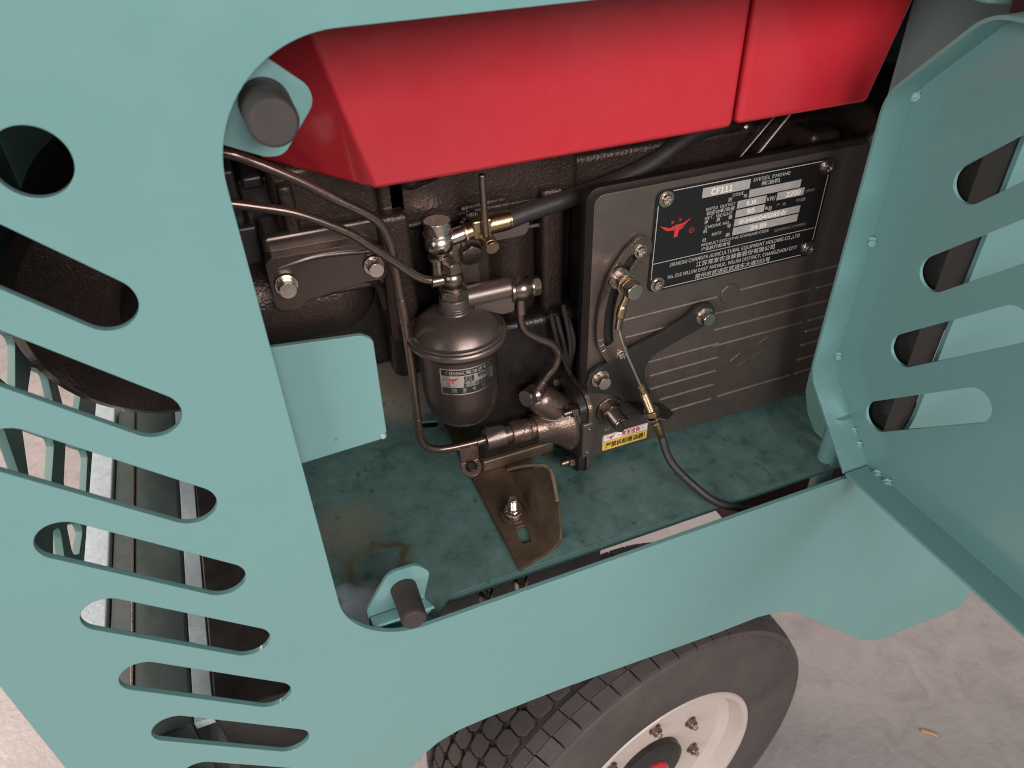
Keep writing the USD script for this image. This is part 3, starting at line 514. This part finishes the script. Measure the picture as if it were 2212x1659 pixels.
obj('black_bands', wrap(union_all([top, bot]).difference(union_all([t1, t2])), R0+0.0003), PBLACK, FF, smooth=40)
small = union_all([fit('额定流量:', A0-.006, A0+.005, z1-.0118, .0021), fit('80L/h', A0+.009, A0+.021, z1-.0112, .0021), fit('滤清效率:', A0-.006, A0+.005, z1-.0144, .0021), fit('95%', A0+.009, A0+.019, z1-.0138, .0021), fit('滤芯型号:', A0-.006, A0+.005, z1-.0170, .0021), fit('每100小时清洗滤芯', A0-.007, A0+.023, z1-.0198, .0019), fit('每500小时更换滤芯', A0-.007, A0+.023, z1-.0223, .0019)])
obj('small_print', wrap(small, R0+0.0003), PBLACK, FF, smooth=40)
obj('label_emblem', wrap(emblem(A0-.0185, z1-.0140, .0150), R0+0.0003), PRED, FF, smooth=40)

# pipes -----------------------------------------------------------------------
obj('fuel_pipe', tube([(-0.10, 0.21, 0.452), (-0.05, 0.185, 0.450), (-0.003, 0.17, 0.440), (0.021, 0.17, 0.4275), (0.051, 0.17, 0.4075), (0.078, 0.17, 0.3865), (0.104, 0.17, 0.367), (0.1155, 0.17, 0.354), (0.1210, 0.17, 0.337), (0.1225, 0.17, 0.317), (0.1245, 0.17, 0.270), (0.1260, 0.17, 0.200), (0.1255, 0.17, 0.150), (0.1250, 0.17, 0.110), (0.1255, 0.17, 0.095), (0.1310, 0.17, 0.0810), (0.1430, 0.17, 0.0725), (0.1600, 0.17, 0.0690), (0.180, 0.17, 0.0675), (0.203, 0.17, 0.0668)], 0.0044, 16, k=6), PIPE, E, label='thin steel pipe bending down past the filter to the pump')
for a, b, rr in (((0.1246, 0.17, 0.276), (0.1253, 0.17, 0.248), 0.0052), ((0.190, 0.17, 0.0671), (0.201, 0.17, 0.0668), 0.0056), ((0.1255, 0.17, 0.125), (0.1254, 0.17, 0.122), 0.0050), ((0.170, 0.17, 0.0683), (0.1725, 0.17, 0.0682), 0.0050)):
    obj('pipe_sleeve', cyl(a, b, rr, 20), PIPE, E)
obj('fuel_pipe', tube([(-0.10, 0.20, 0.408), (-0.04, 0.17, 0.405), (-0.010, 0.166, 0.400), (0.013, 0.166, 0.3925), (0.040, 0.166, 0.3825), (0.064, 0.166, 0.369), (0.087, 0.166, 0.353), (0.102, 0.166, 0.338), (0.121, 0.166, 0.319), (0.132, 0.166, 0.3070), (0.142, 0.166, 0.2975), (0.152, 0.166, 0.2915), (0.166, 0.166, 0.2890)], 0.0042, 16, k=6), PIPE, E, label='thin steel pipe sloping down to the top of the filter')
obj('fuel_pipe', tube([(0.2480, 0.168, 0.232), (0.2480, 0.168, 0.220), (0.2525, 0.168, 0.206), (0.2665, 0.168, 0.1925), (0.2850, 0.168, 0.1785), (0.2925, 0.169, 0.1630), (0.2905, 0.170, 0.1475), (0.2815, 0.172, 0.134), (0.2720, 0.174, 0.1200), (0.2680, 0.175, 0.1130)], 0.0046, 16, k=6), PIPE, E, label='short bent pipe from the filter outlet to the pump')

# injection pump at the lower left corner of the cover ---------------------------
PZ, PY = 0.060, 0.172
pump = obj('lift_pump', cat_([lathe([(0, 0), (0.036, 0), (0.037, 0.006), (0.0285, 0.016), (0.0215, 0.028), (0.0185, 0.036), (0.0180, 0.045), (0, 0.045)], (0.3075, PY, PZ), (-1, 0, 0.02), 48), hullr([(0.296, PY, 0.080), (0.276, 0.176, 0.098)], 0.0185, 3)]), COPPERY, E, label='cast fuel pump bolted beside the cover plate')
fl_o = rounded([(0.136, 0.004), (0.136, 0.100), (0.150, 0.112), (0.200, 0.112), (0.212, 0.098), (0.212, 0.0), (0.150, -0.004)], 0.012)
obj('pump_flange', plate_x(fl_o, 0.3075, 0.3160), BLACK, pump, smooth=25); obj('pump_flange', plate_x(fl_o.buffer(0.003), 0.3165, 0.3218), COPPERY, pump, smooth=25)
obj('pump_bridge', cat_([rbox(0.3085, 0.3225, 0.1305, 0.1365, 0.030, 0.082, 0.002, 1), ball((0.3155, 0.1302, 0.038), .0024, sub=2), ball((0.3165, 0.1302, 0.074), .0024, sub=2)]), BRONZE, pump)
for (y, z) in ((0.146, 0.094), (0.150, 0.012), (0.200, 0.100), (0.204, 0.012)):
    obj('pump_bolt', cat_([hexa((0.3075, y, z), (0.2995, y, z), 0.0078, rot=.3), cyl((0.3000, y, z), (0.2900, y, z), 0.0042, 16)]), DKSTEEL, pump)
obj('pump_neck', cat_([cyl((0.2680, 0.17, 0.0635), (0.2440, 0.17, 0.0648), 0.0125, 32), hexa((0.2560, 0.17, 0.0642), (0.2330, 0.17, 0.0652), 0.0148, 0.3, rot=.25)]), COPPERY, pump)
obj('union_nut', cat_([hexa((0.2250, 0.17, 0.0660), (0.2010, 0.17, 0.0668), 0.0138, 0.25, rot=.55), cyl((0.2340, 0.17, 0.0655), (0.2240, 0.17, 0.0658), 0.0098, 28)]), BRONZE, pump)
pb = np.array([0.268, 0.176, 0.109]); dd = np.array([-0.75, -0.35, 0.15]); dd /= np.linalg.norm(dd)
obj('inlet_banjo', lathe([(0, -.011), (.0095, -.011), (.0125, -.005), (.0130, 0), (.0125, .005), (.0095, .009), (0, .009)], pb, dd, 40), DKSTEEL, pump)
obj('inlet_bolt', hexa(pb + dd*.009, pb + dd*.018, .0112, rot=.4), DKSTEEL, pump)
obj('pipe_ferrule', cyl((0.2775, 0.1725, 0.1285), (0.2700, 0.1745, 0.1155), 0.0062, 20), DKSTEEL, pump)
obj('wire_harness', cat_([tube([(0.30+dx, 0.19, 0.20+dz), (0.305+dx, 0.180, 0.165), (0.312, 0.178+dx*.3, 0.125)], 0.003, 8) for dx, dz in ((0, 0), (0.008, 0.012), (-0.007, 0.004), (0.013, -0.004))]), BLACK, E)

# fuel cock -------------------------------------------------------------------
VX, VY = 0.1755, 0.200
cock = obj('fuel_cock', cat_([ball((VX, VY, 0.3105), 0.0148, (1, 1, .95)), cyl((VX, VY, 0.298), (VX, VY, 0.268), 0.0108, 32), cyl((VX, VY, 0.2975), (VX, VY, 0.2945), 0.0128, 32), cyl((VX+.012, VY, 0.3135), (0.2060, VY, 0.3165), 0.0082, 28), cyl((0.2010, VY, 0.3160), (0.2035, VY, 0.3163), 0.0118, 32)]), STEEL, E, label='fuel cock with brass body, round hex cap and upright pin')
obj('cock_cap', cat_([hexa((VX, VY, 0.3215), (VX, VY, 0.3345), 0.0150, 0.25, rot=.1), cyl((VX, VY, 0.3195), (VX, VY, 0.3220), 0.0152, 36)]), STEEL, cock)
obj('brass_body', cat_([cyl((0.2035, VY, 0.3163), (0.2120, VY, 0.3172), 0.0085, 28), rbox(0.209, 0.230, VY-.009, VY+.009, 0.309, 0.330, .003), cyl((0.2225, VY+.002, 0.3115), (0.2235, VY-.020, 0.3060), 0.0075, 32)]), BRASS, cock)
obj('cock_cap_disc', cyl((0.2235, VY-.020, 0.3060), (0.2237, VY-.0235, 0.3050), 0.0072, 32), BRASS, cock)
obj('cock_pin', cat_([cyl((0.2208, VY-.012, 0.309), (0.2200, VY-.012, 0.3735), 0.0035, 20), lathe([(0, 0), (.0037, 0), (.0037, .004), (.003, .005), (0, .005)], (0.2200, VY-.012, 0.3725), n=20)]), DKSTEEL, cock)
obj('cock_spring', tube([(0.207 + 0.0009*k/4, VY + 0.0045*math.sin(k*math.pi/4), 0.3335 + 0.0045*math.cos(k*math.pi/4)) for k in range(40)], 0.0006, 6, smooth=False), BOWL, cock)
obj('hose_nut', cat_([hexa((0.2270, VY, 0.3195), (0.2500, VY, 0.3205), 0.0105, .2, rot=.3), cyl((0.2500, VY, 0.3205), (0.2515, VY, 0.3206), 0.0098, 24)]), BRASS, cock)
obj('fuel_hose', tube([(0.248, 0.200, 0.3200), (0.275, 0.203, 0.3235), (0.310, 0.207, 0.3260), (0.36, 0.213, 0.3300), (0.42, 0.222, 0.3400), (0.48, 0.235, 0.3600), (0.528, 0.240, 0.3640)], 0.0095, 20), HOSE, E, label='black rubber fuel hose running up under the red tank')
obj('hose_end', cat_([cyl((0.523, 0.240, 0.3630), (0.545, 0.243, 0.3580), 0.0098, 28), ball((0.558, 0.245, 0.3555), 0.0125), cyl((0.558, 0.245, 0.335), (0.558, 0.245, 0.3555), 0.009, 24)]), DKSTEEL, E)
obj('thin_rod', tube([(0.60, 0.21, 0.385), (0.545, 0.205, 0.330)], 0.0024, 10, smooth=False), BRONZE, E); obj('thin_rod', tube([(0.585, 0.215, 0.385), (0.527, 0.21, 0.330)], 0.0016, 10, smooth=False), BRONZE, E)
obj('casting_lump', cat_([rbox(0.615, 0.655, 0.19, 0.24, 0.33, 0.355, .008), hullr([(0.66, .24, .39), (.72, .22, .345)], .018, 2), lathe([(0, 0), (.016, 0), (.016, .006), (.010, .010), (0, .010)], (0.672, 0.158, 0.352), F_, 32)]), CAST, E)
# bracket plate behind the cock and its hex plug
obj('filter_bracket', cat_([plate_y(Polygon([(0.178, 0.318), (0.214, 0.318), (0.2185, 0.255), (0.178, 0.255)]), 0.2060, 0.2105), plate_y(capsule((0.205, 0.3110), (0.262, 0.3090), 0.0125).intersection(sbox(.2, .298, .28, .3235)), 0.2040, 0.2058)]), BRONZE, E, smooth=25)
obj('hex_plug', hexa((0.2085, 0.2058, 0.2920), (0.2085, 0.1960, 0.2905), 0.0118, rot=0.2), DKSTEEL, E)
for q in ([(0.205, 0.214, 0.3345), (0.23, 0.212, 0.3375), (0.252, 0.214, 0.337)], [(0.15, 0.214, 0.328), (0.166, 0.212, 0.330)], [(0.272, 0.222, 0.298), (0.295, 0.220, 0.298)]):
    obj('casting_ridge', tube(q, 0.003, 8), CAST, E)
obj('casting_column', rbox(0.292, 0.318, 0.21, 0.25, 0.12, 0.34, .006), CAST, E)

# red tank, two pieces --------------------------------------------------------------
r = 0.007
def tank(pts0, pts1, z0, z1): return hullr([(x, y, z0+r) for x, y in pts0] + [(x, y, z1-r) for x, y in pts1], r, 3)
tk = obj('fuel_tank', tank([(0.1130, 0.150), (0.0725, 0.207), (0.0370, 0.258), (0.034, 0.50), (0.4580, 0.50), (0.4580, 0.150)], [(0.0420, 0.150), (0.0, 0.207), (-0.035, 0.258), (-0.035, 0.50), (0.4590, 0.50), (0.4590, 0.150)], 0.3975, 0.69), RED, E, label='glossy red fuel tank with tapered left end')
obj('tank_hood', tank([(0.4770, 0.151), (0.4770, 0.50), (0.62, 0.50), (0.6260, 0.151)], [(0.4770, 0.151), (0.4770, 0.50), (0.69, 0.50), (0.7050, 0.151)], 0.3990, 0.69), RED, E, label='glossy red hood right of the vertical gap')
obj('tank_gap', bx(0.4665, 0.4695, 0.165, 0.48, 0.402, 0.68), BLACK, E)
obj('tank_foot', cat_([hullr([(0.150, 0.185, 0.388), (0.172, 0.200, 0.386)], .012, 2)]), BLACKCAST, E)

# mounting rail -------------------------------------------------------------------
RL = thing('engine_rail', 'oily brown steel mounting rail with slot and stud on the tray floor', 'mounting rail')
rb = Polygon([(0.187, 0.034), (0.2385, 0.048), (0.2385, 0.150), (0.262, 0.160), (0.30, 0.33), (0.187, 0.33)]).difference(rounded([(0.2025, 0.065), (0.2150, 0.065), (0.2185, 0.091), (0.2045, 0.091)], .004))
obj('rail_base', plate_z(rb, -0.0098, -0.0055), RAIL, RL, smooth=20)
wing = Polygon([(0.047, 0.0), (0.045, 0.0155), (0.052, 0.022), (0.078, 0.040), (0.112, 0.0545), (0.122, 0.0555), (0.130, 0.050), (0.180, 0.0)])
wm = plate_x(wing.buffer(-.002).buffer(.002), 0.0, 0.0036); v = wm.vertices.copy()
wm.vertices = np.column_stack([0.2315 + v[:, 2]*0.53 + v[:, 0]*0.85, v[:, 1], -0.0065 + v[:, 2]*0.85 - v[:, 0]*0.53])
obj('side_wing', wm, RAIL, RL, smooth=20)
obj('wing_rim', tube([(0.2325, 0.182, -0.004), (0.2440, 0.160, 0.017), (0.2560, 0.135, 0.0365), (0.2605, 0.122, 0.0405), (0.2600, 0.110, 0.0405), (0.2530, 0.080, 0.0285)], 0.0022, 10), RAIL_EDGE, RL)
obj('rail_lug', cat_([rbox(0.203, 0.300, 0.190, 0.31, -0.0055, 0.012, .003, 1)]), RAIL, RL)
obj('washer', lathe([(0, 0), (.0170, 0), (.0170, .0018), (.0165, .0022), (0, .0022)], (0.2115, 0.112, -0.0055), n=40), DKSTEEL, RL)
obj('nut', cat_([hexa((0.2115, 0.112, -0.0033), (0.2115, 0.112, 0.0055), .0108, rot=.3), lathe([(0, -.0033), (.0112, -.0033), (.0112, -.0008), (0, -.0008)], (0.2115, 0.112, 0), n=32)]), STEEL, RL)
obj('stud', lathe([(0, .005), (.0062, .005)] + [q for k in range(6) for q in ((.0062, .006+k*.002), (.0055, .007+k*.002))] + [(.0055, .0185), (.0045, .0195), (0, .0195)], (0.2115, 0.112, 0), n=24), STEEL, RL)
ey = obj('drain_eye', cat_([lathe([(.0072, 0), (.0120, 0), (.0130, .002), (.0120, .004), (.0072, .004), (.0062, .002), (.0072, 0)], (0.1815, 0.170, 0.030), (-0.15, -1, 1.5), 40), rbox(0.1695, 0.1935, 0.172, 0.176, 0.036, 0.064, .0015, 1)]), DKSTEEL, E, label='ring-ended drain clip below the pipe')
obj('clip_screw', cyl((0.1815, 0.172, 0.032), (0.1815, 0.164, 0.027), 0.0058, 20), BLACK, ey)

# throttle cable -------------------------------------------------------------------
TC = thing('throttle_cable', 'throttle cable with bare wire, brass adjuster and black sheath hanging below the cover plate', 'cable')
obj('end_lug', cat_([cyl((0.3507, 0.1277, 0.2590), (0.3508, 0.1217, 0.2590), 0.0098, 28), hullr([(0.3500, 0.1245, 0.2500), (0.3450, 0.1245, 0.2370)], .0040, 2), hullr([(0.3445, 0.1245, 0.2345), (0.3425, 0.1235, 0.2270)], .0050, 2)]), BRASS, TC)
obj('crimp', cyl((0.3425, 0.1235, 0.2240), (0.3395, 0.1210, 0.2120), 0.0040, 16), DKSTEEL, TC)
obj('inner_wire', tube([(0.3395, 0.1210, 0.2140), (0.3425, 0.117, 0.200), (0.3490, 0.113, 0.180), (0.3570, 0.1105, 0.160), (0.3640, 0.109, 0.143), (0.3680, 0.108, 0.134)], 0.0014, 10), WIRE, TC)
a0, a1 = np.array([0.3670, 0.1085, 0.1360]), np.array([0.3820, 0.1040, 0.0965]); L = np.linalg.norm(a1-a0)
obj('threaded_adjuster', lathe([(0, 0), (.0042, 0), (.0048, .003), (.0048, .009)] + [q for k in range(16) for q in ((.0054, .010+k*.0019), (.0047, .0109+k*.0019))] + [(.0047, L), (0, L)], a0, a1-a0, 24), BRASS, TC)
d = (a1-a0)/L
obj('lock_nut', hexa(a1 - d*.006, a1 + d*.001, .0092, rot=.3), BRASS, TC); obj('lock_nut', hexa(a1 + d*.006, a1 + d*.011, .0082, rot=.5), BRASS, TC)
obj('ferrule', cat_([cyl(a1 + d*.010, a1 + d*.014, 0.0050, 20), cyl(a1 + d*.014, a1 + d*.026, 0.0062, 24), cyl(a1 + d*.026, a1 + d*.034, 0.0052, 24)]), BRASS, TC)
e = a1 + d*.032
obj('sheath', tube([e, e + d*.012, (0.3990, 0.078, 0.036), (0.4160, 0.052, 0.0145), (0.4420, 0.031, -0.007), (0.4900, 0.020, -0.027), (0.540, 0.020, -0.045), (0.62, 0.020, -0.08)], 0.0048, 16), HOSE, TC)

# small scrap on the floor
sc = tube([(1.222, 0.050, -1.131), (1.236, 0.036, -1.128), (1.246, 0.026, -1.131)], 0.0045, 8); v = sc.vertices; v[:, 2] = -1.136 + (v[:, 2]+1.136)*.6
tag(obj('dry_scrap', sc, LEAF), 'small orange-brown dry scrap lying on the concrete floor', 'scrap')
